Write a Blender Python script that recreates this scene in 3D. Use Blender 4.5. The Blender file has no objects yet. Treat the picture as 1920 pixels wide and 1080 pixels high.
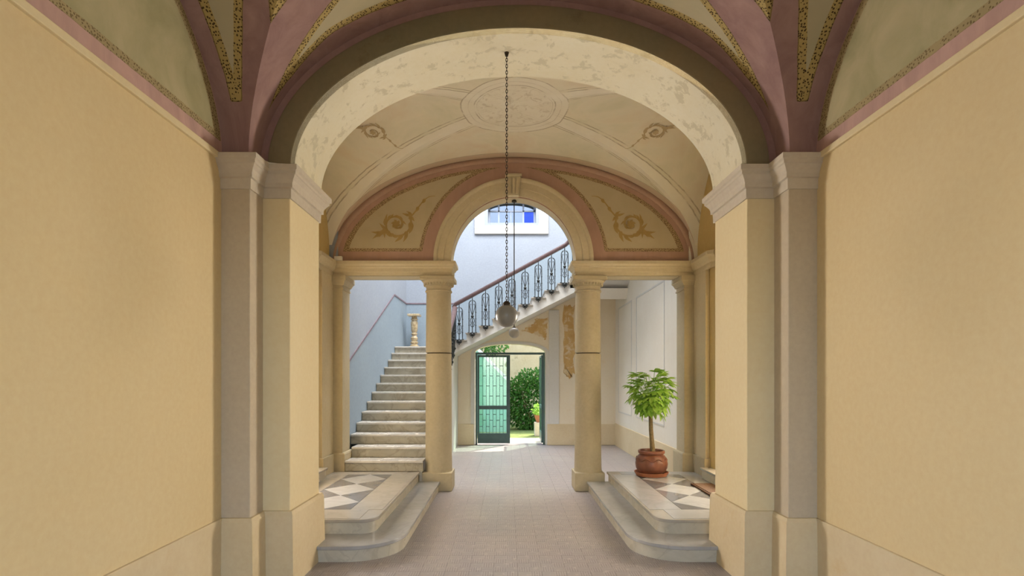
import bpy, bmesh, math, random
from math import sin, cos, pi, sqrt, radians, hypot
from mathutils import Vector
random.seed(7)
S = bpy.context.scene
C = S.collection

def lin(r, g, b):
    f = lambda c: (c/12.92 if c <= .04045 else ((c+.055)/1.055)**2.4)
    return (f(r/255), f(g/255), f(b/255), 1)

# ------------------------------------------------------------------ camera, sky, lights
cam = bpy.data.cameras.new('camera'); camo = bpy.data.objects.new('camera', cam); C.objects.link(camo)
camo.location = (-.088, 0, 1.6); camo.rotation_euler = (pi/2, 0, 0)
cam.sensor_width = 36; cam.lens = 1000/1920*36
cam.shift_x = 9/1920; cam.shift_y = 168/1920; cam.clip_start = .05
S.camera = camo
S.view_settings.view_transform = 'Standard'; S.view_settings.look = 'None'
S.view_settings.gamma = 1; S.view_settings.use_curve_mapping = False
S.view_settings.exposure = 0.35

W = bpy.data.worlds.new('sky'); S.world = W; W.use_nodes = True
wn = W.node_tree.nodes; wl = W.node_tree.links
sky = wn.new('ShaderNodeTexSky'); sky.sky_type = 'NISHITA'; sky.sun_disc = False
sky.sun_elevation = radians(58); sky.sun_rotation = radians(30); sky.air_density = 1.0; sky.dust_density = 2.0
wn['Background'].inputs['Strength'].default_value = .9
wl.new(sky.outputs[0], wn['Background'].inputs['Color'])

sd_ = bpy.data.lights.new('sun', 'SUN'); sd_.energy = 7; sd_.angle = radians(.6); sd_.color = (1, .95, .86)
so = bpy.data.objects.new('sun', sd_); C.objects.link(so)
so.rotation_euler = Vector((-.42, -.62, -1.0)).to_track_quat('-Z', 'Y').to_euler()

def area(name, loc, direction, sx, sy, power, col):
    l = bpy.data.lights.new(name, 'AREA'); l.shape = 'RECTANGLE'; l.size = sx; l.size_y = sy
    l.energy = power; l.color = col
    o = bpy.data.objects.new(name, l); C.objects.link(o); o.location = loc
    o.rotation_euler = Vector(direction).to_track_quat('-Z', 'Z' if abs(direction[2]) < .9 else 'Y').to_euler()
    return o
# daylight through: the street portal behind the camera, the two side doorways of the middle bay; plus an added overhead stairwell lamp
area('portal_daylight', (0, -1.35, 1.7), (0, 1, .05), 2.4, 3.0, 24, (1, .97, .93))
area('doorway_daylight_right', (3.75, 7.75, 1.7), (-.8, -.6, .22), 1.5, 2.4, 420, (1, .95, .86))
area('doorway_daylight_left', (-3.75, 7.75, 1.7), (.8, -.6, .22), 1.5, 2.4, 420, (1, .96, .93))
area('added_stairwell_lamp', (-.2, 9.45, 9.35), (0, 0, -1), 3.9, 3.2, 800, (.97, .98, 1))  # added area lamp below the closed ceiling, brightens the stairwell; no skylight modelled

# ------------------------------------------------------------------ helpers
class MB:
    def __init__(s): s.v = []; s.f = []; s.a = {}
    def add(s, vs, fs):
        o = len(s.v); s.v += [tuple(p) for p in vs]; s.f += [tuple(i+o for i in f) for f in fs]; return s
    def box(s, x0, x1, y0, y1, z0, z1):
        return s.add([(x0,y0,z0),(x1,y0,z0),(x1,y1,z0),(x0,y1,z0),(x0,y0,z1),(x1,y0,z1),(x1,y1,z1),(x0,y1,z1)],
                     [(0,3,2,1),(4,5,6,7),(0,1,5,4),(1,2,6,5),(2,3,7,6),(3,0,4,7)])
    def prism(s, poly, z0, z1, m=lambda a, b, c: (a, b, c)):
        n = len(poly)
        return s.add([m(x, y, z0) for x, y in poly]+[m(x, y, z1) for x, y in poly],
                     [tuple(range(n))[::-1], tuple(range(n, 2*n))]+[(i, (i+1) % n, (i+1) % n+n, i+n) for i in range(n)])
    def lathe(s, prof, c=(0, 0, 0), n=32, cap=True):
        k = len(prof); vs = []
        for r, z in prof:
            for i in range(n): vs.append((c[0]+r*cos(2*pi*i/n), c[1]+r*sin(2*pi*i/n), c[2]+z))
        fs = [(j*n+i, j*n+(i+1) % n, (j+1)*n+(i+1) % n, (j+1)*n+i) for j in range(k-1) for i in range(n)]
        if cap: fs += [tuple(range(n))[::-1], tuple(range((k-1)*n, k*n))]
        return s.add(vs, fs)
    def tube(s, pts, r, n=6, closed=False, cap=True):
        P = [Vector(p) for p in pts]; m = len(P); vs = []; prev = None
        rr = r if isinstance(r, (list, tuple)) else [r]*m
        for i, p in enumerate(P):
            t = (P[(i+1) % m]-P[i-1]) if closed else (P[min(i+1, m-1)]-P[max(i-1, 0)])
            t.normalize()
            if prev is None:
                a = Vector((0, 0, 1)) if abs(t.z) < .9 else Vector((1, 0, 0))
                u = t.cross(a).normalized()
            else:
                u = (prev-t*prev.dot(t)).normalized()
            prev = u; w = t.cross(u)
            for k in range(n): vs.append(p+(u*cos(2*pi*k/n)+w*sin(2*pi*k/n))*rr[i])
        fs = []
        for i in range(m if closed else m-1):
            j = (i+1) % m
            fs += [(i*n+k, i*n+(k+1) % n, j*n+(k+1) % n, j*n+k) for k in range(n)]
        if not closed and cap: fs += [tuple(range(n))[::-1], tuple(range((m-1)*n, m*n))]
        return s.add(vs, fs)
    def sweep(s, path, prof, caps=True):
        """profile (offset, z) carried along a plan path; offset goes to the right of the direction of travel"""
        n = len(path); k = len(prof); vs = []
        def nrm(a, b):
            d = Vector((b[0]-a[0], b[1]-a[1])).normalized(); return Vector((d.y, -d.x))
        for i, p in enumerate(path):
            if i == 0: m = nrm(path[0], path[1])
            elif i == n-1: m = nrm(path[-2], path[-1])
            else:
                a = nrm(path[i-1], p); b = nrm(p, path[i+1]); m = (a+b)/(1+a.dot(b))
            vs += [(p[0]+m.x*o, p[1]+m.y*o, z) for o, z in prof]
        fs = [(i*k+j, (i+1)*k+j, (i+1)*k+j+1, i*k+j+1) for i in range(n-1) for j in range(k-1)]
        if caps: fs += [tuple(range(k)), tuple(range((n-1)*k, n*k))[::-1]]
        return s.add(vs, fs)
    def grid(s, fn, nu, nv):
        o = len(s.v); base = {k: list(v) for k, v in s.a.items()}
        for j in range(nv+1):
            for i in range(nu+1):
                p, at = fn(i/nu, j/nv); s.v.append(p)
                for k, val in at.items(): s.a.setdefault(k, []).append(val)
        w = nu+1
        s.f += [(o+j*w+i, o+j*w+i+1, o+(j+1)*w+i+1, o+(j+1)*w+i) for j in range(nv) for i in range(nu)]
        return s
    def mirror(s): s.v = [(-x, y, z) for x, y, z in s.v]; s.f = [f[::-1] for f in s.f]; return s
    def side(s, sg): return s.mirror() if sg > 0 else s      # things are laid out on the left (-x), mirrored for the right
    def mesh(s, name, mat, smooth=False):
        me = bpy.data.meshes.new(name); me.from_pydata(s.v, [], s.f); me.materials.append(mat)
        bm = bmesh.new(); bm.from_mesh(me); bmesh.ops.recalc_face_normals(bm, faces=bm.faces); bm.to_mesh(me); bm.free()
        for k, vals in s.a.items():
            if len(vals) == len(me.vertices):
                at = me.attributes.new(k, 'FLOAT', 'POINT'); at.data.foreach_set('value', vals)
        if smooth:
            me.polygons.foreach_set('use_smooth', [True]*len(me.polygons))
            if smooth != 'all': me.set_sharp_from_angle(angle=radians(40))
        return me
    def build(s, name, mat, parent=None, smooth=False, loc=None, bevel=0):
        o = bpy.data.objects.new(name, s.mesh(name, mat, smooth)); C.objects.link(o); o.parent = parent
        if loc: o.location = loc
        if bevel:
            b = o.modifiers.new('bevel', 'BEVEL'); b.width = bevel; b.segments = 2; b.limit_method = 'ANGLE'
        return o

def tag(o, label, cat=None, group=None, kind=None):
    o['label'] = label
    if cat: o['category'] = cat
    if group: o['group'] = group
    if kind: o['kind'] = kind
    return o
def thing(name, label, cat, loc=(0, 0, 0), rz=0, group=None, kind=None):
    o = bpy.data.objects.new(name, None); C.objects.link(o); o.location = loc; o.rotation_euler = (0, 0, rz)
    o.empty_display_size = .1
    return tag(o, label, cat, group, kind)
def inst(me, name, parent, loc=(0, 0, 0), rot=(0, 0, 0), scale=(1, 1, 1)):
    o = bpy.data.objects.new(name, me); C.objects.link(o); o.parent = parent
    o.location = loc; o.rotation_euler = rot; o.scale = scale; return o
ST = 'structure'

def wall_mb(x0, x1, zlo, zhi, openings, m, depth, n=12):
    """wall slab in (x,z) with arched openings (xa, xb, zbottom, zspring, rise); m(x, d, z) places it, d from 0 to depth"""
    mb = MB(); xs = {x0, x1} | {x0+(x1-x0)*i/40 for i in range(41)} if (callable(zlo) or callable(zhi)) else {x0, x1}
    for (a, b, zb, zs, r) in openings:
        for i in range(n+1): xs.add(a+(b-a)*(0.5-0.5*cos(pi*i/n)))
    xs = sorted(x for x in xs if x0-1e-6 <= x <= x1+1e-6)
    def top(o, x):
        a, b, zb, zs, r = o
        if r <= 0: return zs
        return zs+r*sqrt(max(0, 1-((x-(a+b)/2)/((b-a)/2))**2))
    lo = zlo if callable(zlo) else (lambda x: zlo); hi = zhi if callable(zhi) else (lambda x: zhi)
    for xa, xb in zip(xs, xs[1:]):
        if xb-xa < 1e-6: continue
        spans = [((lo(xa), lo(xb)), None)]
        mid = (xa+xb)/2; cur = (lo(xa), lo(xb)); segs = []
        for o in sorted([o for o in openings if o[0] < mid < o[1]], key=lambda o: o[2]):
            segs.append((cur, (o[2], o[2]))); cur = (top(o, xa), top(o, xb))
        segs.append((cur, (hi(xa), hi(xb))))
        for (la, lb), (ha, hb) in segs:
            if ha-la < 1e-4 and hb-lb < 1e-4: continue
            mb.add([m(xa,0,la),m(xb,0,lb),m(xb,0,hb),m(xa,0,ha),m(xa,depth,la),m(xb,depth,lb),m(xb,depth,hb),m(xa,depth,ha)],
                   [(0,1,2,3),(7,6,5,4),(0,4,5,1),(3,2,6,7)])
    for (a, b, zb, zs, r) in openings:
        for x in (a, b):
            if x0 < x < x1: mb.add([m(x,0,zb),m(x,depth,zb),m(x,depth,zs),m(x,0,zs)], [(0,1,2,3)])
    return mb

# ------------------------------------------------------------------ materials
def nodes(name, rough=.8):
    m = bpy.data.materials.new(name); m.use_nodes = True
    nt = m.node_tree; b = nt.nodes['Principled BSDF']; b.inputs['Roughness'].default_value = rough
    b.inputs['Specular IOR Level'].default_value = .35
    return m, nt, b
def N(nt, t, **kw):
    n = nt.nodes.new(t)
    for k, v in kw.items(): setattr(n, k, v)
    return n
def noise(nt, vec, scale, detail=4, rough=.6, dist=0.0):
    n = N(nt, 'ShaderNodeTexNoise'); n.inputs['Scale'].default_value = scale; n.inputs['Detail'].default_value = detail
    n.inputs['Roughness'].default_value = rough; n.inputs['Distortion'].default_value = dist
    nt.links.new(vec, n.inputs['Vector']); return n.outputs['Fac']
def ramp(nt, fac, stops, interp='LINEAR'):
    r = N(nt, 'ShaderNodeValToRGB'); r.color_ramp.interpolation = interp
    e = r.color_ramp.elements
    while len(e) < len(stops): e.new(.5)
    for i, (p, c) in enumerate(stops): e[i].position = p; e[i].color = c
    nt.links.new(fac, r.inputs[0]); return r.outputs[0]
def mix(nt, fac, a, b, mode='MIX'):
    x = N(nt, 'ShaderNodeMix', data_type='RGBA', blend_type=mode)
    for sock, v in ((x.inputs[0], fac), (x.inputs[6], a), (x.inputs[7], b)):
        if isinstance(v, (int, float)): sock.default_value = v
        elif isinstance(v, tuple): sock.default_value = v
        else: nt.links.new(v, sock)
    return x.outputs[2]
def math_(nt, op, a, b=None, clamp=False):
    x = N(nt, 'ShaderNodeMath', operation=op, use_clamp=clamp)
    for sock, v in zip(x.inputs, (a, b)):
        if v is None: continue
        if isinstance(v, (int, float)): sock.default_value = v
        else: nt.links.new(v, sock)
    return x.outputs[0]
def pos(nt, scale=(1, 1, 1)):
    g = N(nt, 'ShaderNodeNewGeometry')
    if scale == (1, 1, 1): return g.outputs['Position']
    mp = N(nt, 'ShaderNodeMapping'); mp.inputs['Scale'].default_value = scale
    nt.links.new(g.outputs['Position'], mp.inputs['Vector']); return mp.outputs[0]
def bump(nt, b, h, strength=.2, dist=.01):
    n = N(nt, 'ShaderNodeBump'); n.inputs['Strength'].default_value = strength; n.inputs['Distance'].default_value = dist
    nt.links.new(h, n.inputs['Height']); nt.links.new(n.outputs[0], b.inputs['Normal'])
BW = ((0, 0, 0, 1), (1, 1, 1, 1))

def plaster(name, c1, c2, scale=1.2, rough=.85, stain=None, stain_lo=.58, stain_hi=.72, stain_scale=2.2, bumpy=.12, stretch=(1, 1, 1)):
    m, nt, b = nodes(name, rough); v = pos(nt, stretch)
    col = ramp(nt, noise(nt, v, scale, 5, .55), [(.3, lin(*c1)), (.7, lin(*c2))])
    fine = noise(nt, pos(nt), 26, 4, .6)
    col = mix(nt, .18, col, ramp(nt, fine, [(.3, (.35, .35, .35, 1)), (.7, (.65, .65, .65, 1))]), 'OVERLAY')
    if stain:
        k = ramp(nt, noise(nt, v, stain_scale, 8, .68, .4), [(stain_lo, BW[0]), (stain_hi, BW[1])])
        col = mix(nt, k, col, lin(*stain))
    nt.links.new(col, b.inputs['Base Color'])
    bump(nt, b, noise(nt, pos(nt), 14, 6, .6), bumpy, .01)
    return m

def simple(name, c, rough=.5, metal=0.0, c2=None, scale=8):
    m, nt, b = nodes(name, rough); b.inputs['Metallic'].default_value = metal
    c2 = c2 or tuple(int(x*.85) for x in c)
    nt.links.new(ramp(nt, noise(nt, pos(nt), scale, 5), [(.3, lin(*c)), (.7, lin(*c2))]), b.inputs['Base Color'])
    return m

def marble(name, c1, c2, vein, rough=.16, scale=1.6, amt=.5):
    m, nt, b = nodes(name, rough); v = pos(nt); b.inputs['Specular IOR Level'].default_value = .5
    col = ramp(nt, noise(nt, v, scale*1.5, 6, .6, 1.0), [(.3, lin(*c1)), (.7, lin(*c2))])
    k = ramp(nt, noise(nt, v, scale*1.3, 7, .55, 1.2), [(.46, BW[0]), (.5, (amt, amt, amt, 1)), (.54, BW[0])])
    col = mix(nt, k, col, lin(*vein)); nt.links.new(col, b.inputs['Base Color'])
    rr = ramp(nt, noise(nt, v, 5, 4), [(.3, (rough*.8,)*3+(1,)), (.7, (rough*1.7,)*3+(1,))]); nt.links.new(rr, b.inputs['Roughness'])
    return m

def painted(name, border, band, panel, w=.075, dots=52, dotc=(62, 48, 26), line=.008, dot_r=.42, panel2=None, border2=None, dens=1.0):
    """fresco on a vault or wall: the float attribute 'sd' is the distance inside a painted panel's edge"""
    m, nt, b = nodes(name, .88); v = pos(nt)
    at = N(nt, 'ShaderNodeAttribute', attribute_name='sd'); d = at.outputs['Fac']
    wob = math_(nt, 'MULTIPLY', math_(nt, 'SUBTRACT', noise(nt, v, 9, 3), .5), .012); d = math_(nt, 'ADD', d, wob)
    bc = ramp(nt, noise(nt, pos(nt, (1, 1, .35)), 5, 7, .65, .6), [(.3, lin(*border)), (.7, lin(*(border2 or tuple(int(x*1.16) for x in border))))])
    pc = ramp(nt, noise(nt, v, 2.3, 6, .6, .5), [(.32, lin(*panel)), (.68, lin(*(panel2 or tuple(int(x*.88) for x in panel))))])
    vo = N(nt, 'ShaderNodeTexVoronoi'); vo.inputs['Scale'].default_value = dots; vo.inputs['Randomness'].default_value = .75
    nt.links.new(v, vo.inputs['Vector'])
    dot = math_(nt, 'MULTIPLY', math_(nt, 'LESS_THAN', vo.outputs['Distance'], dot_r), dens)
    gc = mix(nt, dot, mix(nt, noise(nt, v, 7, 4), lin(*band), lin(*tuple(int(x*.85) for x in band))), lin(*dotc))
    inb = math_(nt, 'LESS_THAN', d, w)
    col = mix(nt, inb, pc, gc)
    ln = math_(nt, 'LESS_THAN', math_(nt, 'ABSOLUTE', math_(nt, 'SUBTRACT', d, line/2)), line/2)
    col = mix(nt, math_(nt, 'MULTIPLY', ln, .55), col, lin(*dotc))
    col = mix(nt, math_(nt, 'LESS_THAN', d, 0), col, bc)
    nt.links.new(col, b.inputs['Base Color']); bump(nt, b, noise(nt, v, 12, 6), .12, .01)
    return m

M = {}
M['yellow'] = plaster('yellow wall plaster', (222, 201, 158), (219, 196, 150), .6, .82, bumpy=.02)
M['cream'] = plaster('cream pier plaster', (230, 213, 174), (225, 206, 164), .8, .82, bumpy=.02)
M['dado'] = plaster('pale worn dado plaster', (220, 202, 168), (210, 190, 152), 1.6, .8, stain=(208, 180, 134), stain_lo=.6, stain_hi=.78, bumpy=.06)
M['greytrim'] = plaster('grey limewashed trim', (200, 186, 164), (192, 177, 154), 1.5, .8, bumpy=.03)
M['cornice'] = plaster('pale cornice plaster', (208, 197, 180), (200, 188, 170), 1.5, .8, bumpy=.03)
M['archface'] = plaster('olive brown painted archivolt', (146, 130, 100), (132, 124, 98), 1.8, .85, stain=(122, 104, 76), bumpy=.06)
M['soffit'] = plaster('flaking arch soffit', (230, 223, 200), (222, 212, 184), 1.4, .85, stain=(208, 199, 172), stain_lo=.55, stain_hi=.6, stain_scale=8, bumpy=.08)
M['purplewall'] = plaster('mauve painted spandrel', (152, 120, 116), (172, 140, 134), 3, .88, stretch=(1, 1, .4))
M['nearvault'] = painted('frescoed near vault', (146, 114, 112), (194, 170, 110), (192, 180, 150), w=.062, panel2=(178, 170, 138), dots=58, border2=(174, 142, 136), dot_r=.36, dotc=(74, 58, 36))
M['lunette'] = painted('frescoed side lunette', (178, 146, 138), (182, 164, 122), (190, 178, 142), w=.05, panel2=(160, 154, 116), dots=60, line=.002, dot_r=.34, dens=.75, dotc=(96, 76, 48))
M['tympanum'] = painted('frescoed tympanum', (172, 138, 120), (184, 160, 122), (192, 177, 146), w=.045, panel2=(182, 167, 134), dots=70, line=.002, dot_r=.36, border2=(184, 150, 132), dotc=(92, 68, 50))
M['scroll'] = plaster('ochre painted scroll', (174, 148, 94), (158, 132, 80), 9, .88)
M['scrollfaint'] = plaster('faded painted scroll', (196, 178, 142), (188, 168, 130), 7, .88)
M['stone'] = plaster('cream column stone', (182, 169, 141), (174, 160, 130), 1.4, .7, bumpy=.04)
M['entab'] = plaster('cream entablature plaster', (200, 186, 156), (192, 177, 144), 1.4, .75, bumpy=.04)
M['ochre'] = plaster('ochre side bay plaster', (204, 180, 124), (196, 170, 112), 1.4, .85, bumpy=.05)
M['bluewall'] = plaster('pale blue stairwell plaster', (154, 161, 171), (149, 156, 167), .8, .8, bumpy=.03)
M['bluedado'] = plaster('blue grey stairwell dado', (143, 157, 168), (138, 152, 164), .8, .75, bumpy=.03)
M['patchy'] = plaster('patchy aged plaster', (232, 220, 196), (226, 210, 180), 1.1, .85, stain=(220, 192, 146), stain_lo=.6, stain_hi=.72, stain_scale=1.5, bumpy=.06)
M['ochrepatch'] = plaster('bare ochre stone patch', (212, 178, 120), (196, 156, 96), 5, .9, stain=(218, 200, 164), stain_lo=.5, stain_hi=.6, stain_scale=6, bumpy=.3)
M['creamwall'] = plaster('pale cream stairwell plaster', (232, 225, 211), (226, 217, 200), 1.0, .8, bumpy=.03)
M['white'] = plaster('whitewashed plaster', (216, 212, 204), (208, 204, 194), 1.0, .8)
M['midtrim'] = plaster('dusty pink moulding', (184, 154, 136), (174, 144, 126), 2, .85)
M['marble'] = marble('worn white marble', (176, 168, 156), (162, 154, 142), (146, 138, 128), rough=.1, amt=.35)
M['marble2'] = marble('honed pale marble', (176, 173, 170), (162, 160, 158), (146, 144, 142), rough=.1, amt=.3)
M['riser'] = marble('stained marble riser', (202, 194, 176), (182, 174, 156), (158, 148, 130), rough=.3, scale=2.4, amt=.35)
M['stairriser'] = marble('grimy marble stair riser', (172, 164, 146), (148, 140, 122), (122, 114, 98), rough=.4, scale=2.4, amt=.5)
M['steptread'] = marble('pale marble stair tread', (206, 200, 190), (194, 188, 178), (170, 164, 154), rough=.2, amt=.35)
M['diamond'] = marble('white marble inlay', (184, 182, 180), (172, 170, 168), (156, 154, 152), rough=.1, amt=.3)
M['slate'] = marble('dark grey marble inlay', (122, 120, 120), (104, 102, 104), (140, 136, 132), rough=.1, amt=.3)
M['iron'] = simple('dark painted iron', (52, 58, 62), .45, .5, (66, 66, 60), 30)
M['rail'] = simple('mauve brown varnished wood', (104, 84, 82), .32, 0, (88, 68, 66), 14)
M['brownline'] = simple('mauve painted dado line', (132, 116, 124), .7)
M['chain'] = simple('rusty dark chain', (74, 62, 48), .5, .6, (54, 46, 38), 40)
M['gate'] = simple('dark green painted steel', (70, 90, 86), .4, .1, (80, 100, 95), 10)
M['terra'] = simple('glazed terracotta', (138, 88, 64), .35, 0, (104, 62, 46), 9)
M['terra2'] = simple('matte terracotta saucer', (176, 112, 76), .6, 0, (152, 92, 62), 9)
M['soil'] = simple('dark potting soil', (58, 44, 34), .95)
M['bark'] = simple('grey brown bark', (132, 112, 78), .85, 0, (98, 84, 56), 40)
M['mat'] = simple('coarse brown coir', (108, 78, 50), .95, 0, (70, 50, 34), 60)
M['plastic'] = simple('white plastic', (224, 218, 204), .45, 0, (218, 212, 198))
M['sash'] = simple('grey blue painted sash', (150, 158, 172), .5, 0, (142, 150, 166))
M['onyx'] = marble('veined onyx', (214, 196, 160), (170, 148, 112), (120, 92, 62), rough=.2, scale=8, amt=.7)
M['globe'] = simple('frosted grey glass', (140, 137, 132), .3, 0, (134, 131, 126), 2)
M['garden'] = plaster('sunlit garden stone', (222, 196, 150), (206, 176, 128), 1.5, .9, stain=(176, 146, 104), bumpy=.4)
M['teal'] = plaster('teal green painted wall', (140, 186, 162), (124, 172, 148), 1.5, .8)
M['grass'] = plaster('garden grass', (120, 128, 66), (96, 108, 48), 6, .95, stain=(170, 156, 112), bumpy=.6)
M['gravel'] = plaster('pale garden paving', (206, 194, 170), (186, 172, 146), 5, .9)

def leafmat(name, a, b_):
    m, nt, b = nodes(name, .42)
    col = ramp(nt, noise(nt, pos(nt), 5, 3), [(.3, lin(*a)), (.7, lin(*b_))]); nt.links.new(col, b.inputs['Base Color'])
    tr = N(nt, 'ShaderNodeBsdfTranslucent'); nt.links.new(col, tr.inputs['Color'])
    mx = N(nt, 'ShaderNodeMixShader'); mx.inputs[0].default_value = .45
    nt.links.new(b.outputs[0], mx.inputs[1]); nt.links.new(tr.outputs[0], mx.inputs[2])
    nt.links.new(mx.outputs[0], nt.nodes['Material Output'].inputs['Surface']); return m
M['leaf'] = leafmat('fresh green leaf', (180, 210, 100), (130, 176, 66))
M['bushleaf'] = leafmat('garden bush leaf', (92, 140, 58), (58, 104, 40))

def glass(name, tint, gloss=.08):
    m = bpy.data.materials.new(name); m.use_nodes = True; nt = m.node_tree
    t = N(nt, 'ShaderNodeBsdfTransparent'); t.inputs[0].default_value = tint
    g = N(nt, 'ShaderNodeBsdfGlossy'); g.inputs['Roughness'].default_value = .03
    mx = N(nt, 'ShaderNodeMixShader'); mx.inputs[0].default_value = gloss
    nt.links.new(t.outputs[0], mx.inputs[1]); nt.links.new(g.outputs[0], mx.inputs[2])
    nt.links.new(mx.outputs[0], nt.nodes['Material Output'].inputs['Surface']); return m
M['greenglass'] = glass('green tinted glass', (.8, .95, .88, 1), .1)
M['clear'] = glass('dimming grey window glass', (.34, .35, .36, 1), .05)  # even grey tint put in to dim the bright sky behind the panes
M['blueglass'] = glass('blue window glass', (.07, .14, .4, 1), .05)

def tilemat():
    m, nt, b = nodes('ribbed cement tile', .36); v = pos(nt)
    base = ramp(nt, noise(nt, v, 1.1, 6, .6, .3), [(.3, lin(176, 164, 158)), (.5, lin(166, 157, 154)), (.7, lin(180, 172, 164))])
    # basket-weave ribs: squares of 5 cm with ribs turned in every other square
    sx = N(nt, 'ShaderNodeSeparateXYZ'); nt.links.new(v, sx.inputs[0]); x, y = sx.outputs[0], sx.outputs[1]
    def rib(c): return math_(nt, 'SINE', math_(nt, 'MULTIPLY', c, 2*pi/.02))
    ck = N(nt, 'ShaderNodeTexChecker'); ck.inputs['Scale'].default_value = 10
    mp = N(nt, 'ShaderNodeMapping'); nt.links.new(v, mp.inputs[0]); mp.inputs['Location'].default_value = (0, 0, .049)
    nt.links.new(mp.outputs[0], ck.inputs['Vector'])
    h = N(nt, 'ShaderNodeMix', data_type='FLOAT'); nt.links.new(ck.outputs['Fac'], h.inputs[0])
    nt.links.new(rib(x), h.inputs[2]); nt.links.new(rib(y), h.inputs[3]); hh = h.outputs[0]
    groove = math_(nt, 'LESS_THAN', hh, -.25)
    col = mix(nt, math_(nt, 'MULTIPLY', math_(nt, 'MULTIPLY', groove, .75), noise(nt, v, 30, 4, .7)), base, lin(104, 95, 90))
    col = mix(nt, ramp(nt, noise(nt, v, 16, 5, .7), [(.56, BW[0]), (.7, (.5, .5, .5, 1))]), col, lin(212, 203, 192))
    nt.links.new(col, b.inputs['Base Color'])
    bump(nt, b, hh, .3, .0012); return m
M['tile'] = tilemat()
M['grout'] = simple('floor grout', (134, 124, 118), .9)

def vaultmat():
    """faded fresco: pale painted ribs along the groins and a round medallion, from plan distances stored on the mesh"""
    m, nt, b = nodes('faded middle vault fresco', .88); v = pos(nt)
    g = N(nt, 'ShaderNodeAttribute', attribute_name='groin').outputs['Fac']
    rc = N(nt, 'ShaderNodeAttribute', attribute_name='ring').outputs['Fac']
    ed = N(nt, 'ShaderNodeAttribute', attribute_name='edge').outputs['Fac']
    wob = math_(nt, 'MULTIPLY', math_(nt, 'SUBTRACT', noise(nt, v, 6, 3), .5), .02)
    base = ramp(nt, noise(nt, v, 1.6, 7, .62, .6), [(.28, lin(214, 210, 184)), (.5, lin(230, 222, 200)), (.72, lin(224, 208, 182))])
    pale = ramp(nt, noise(nt, v, 3, 6), [(.3, lin(238, 233, 218)), (.7, lin(232, 224, 206))])
    def near(a, c, w): return math_(nt, 'LESS_THAN', math_(nt, 'ABSOLUTE', math_(nt, 'SUBTRACT', math_(nt, 'ADD', a, wob), c)), w)
    def painted_(fac, k, a, c): return mix(nt, math_(nt, 'MULTIPLY', fac, k), a, c)
    dk = lin(140, 118, 80)
    col = painted_(near(g, 0, .09), .75, base, pale)
    br = ramp(nt, noise(nt, v, 5, 5), [(.35, BW[0]), (.55, BW[1])])
    for c in (.09, .13): col = painted_(math_(nt, 'MULTIPLY', near(g, c, .006), br), .55, col, dk)
    col = painted_(near(ed, .0, .14), .55, col, lin(186, 150, 122))
    col = painted_(near(ed, .15, .008), .5, col, dk)
    inn = math_(nt, 'LESS_THAN', math_(nt, 'ADD', rc, wob), .62)
    col = painted_(inn, .8, col, pale)
    for c, w, k in ((.62, .008, .5), (.54, .004, .3), (.47, .007, .5), (.44, .004, .3)):
        col = painted_(math_(nt, 'MULTIPLY', near(rc, c, w), br), k, col, dk)
    inn2 = math_(nt, 'MULTIPLY', math_(nt, 'LESS_THAN', rc, .44), ramp(nt, noise(nt, v, 9, 6, .7, 1.5), [(.52, BW[0]), (.6, BW[1])]))
    col = painted_(inn2, .3, col, lin(160, 136, 96))
    nt.links.new(col, b.inputs['Base Color']); bump(nt, b, noise(nt, v, 10, 6), .12, .01); return m
M['midvault'] = vaultmat()

# ------------------------------------------------------------------ key dimensions
XW, YP, YA, YB = 2.19, 3.92, 4.13, 4.77       # near wall, pilaster front, arch front, arch back
XJ, XR, ZC = 1.77, 1.98, 3.22                 # jamb, pilaster return, cornice top
XM, YS, YS2 = 2.6, 7.55, 7.83                 # middle bay wall, column screen front and back
XS, YE = 2.48, 12.65                          # stairwell side wall, garden wall
NV = dict(W=2.0, R=1.31, Yc=1.6, a=2.34, z0=ZC)
Y0 = 2*NV['Yc']-YA                            # street wall behind the camera

# ------------------------------------------------------------------ floor
fl = MB().box(-2.95, 2.95, Y0-.6, YE+.4, -.15, -.006).build('floor', M['grout'])
tag(fl, 'mauve grey ribbed cement tile floor running to the garden door', 'floor', kind=ST)
TS = .2
tile_me = MB().prism([(-.0992, -.0992), (.0992, -.0992), (.0992, .0992), (-.0992, .0992)], -.0055, 0).mesh('tile', M['tile'])
rest = MB(); cnt = 0
ny0, ny1 = int(Y0/TS)-1, int(YE/TS)+1
for j in range(ny0, ny1+1):
    y = (j+.5)*TS
    if y > YE-.1+.1: continue
    for i in range(-14, 14):
        x = (i+.5)*TS
        lim = XW+.05 if y < YA else (1.2 if y < 7.45 else (XS+.05))
        if YA < y < 4.75: lim = 1.85
        if abs(x) > lim: continue
        if y > 7.5 and x < -1.3: continue
        if 3.8 < y < 7.2 and abs(x) < 1.9:
            inst(tile_me, 'tile', fl, (x, y, 0)); cnt += 1
        else:
            rest.add([(x-.0992,y-.0992,0),(x+.0992,y-.0992,0),(x+.0992,y+.0992,0),(x-.0992,y+.0992,0),
                      (x-.0992,y-.0992,-.0055),(x+.0992,y-.0992,-.0055),(x+.0992,y+.0992,-.0055),(x-.0992,y+.0992,-.0055)],
                     [(0,1,2,3),(0,4,5,1),(1,5,6,2),(2,6,7,3),(3,7,4,0)])
r_ = rest.build('tile_field', M['tile'], fl); r_['kind'] = 'stuff'

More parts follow.
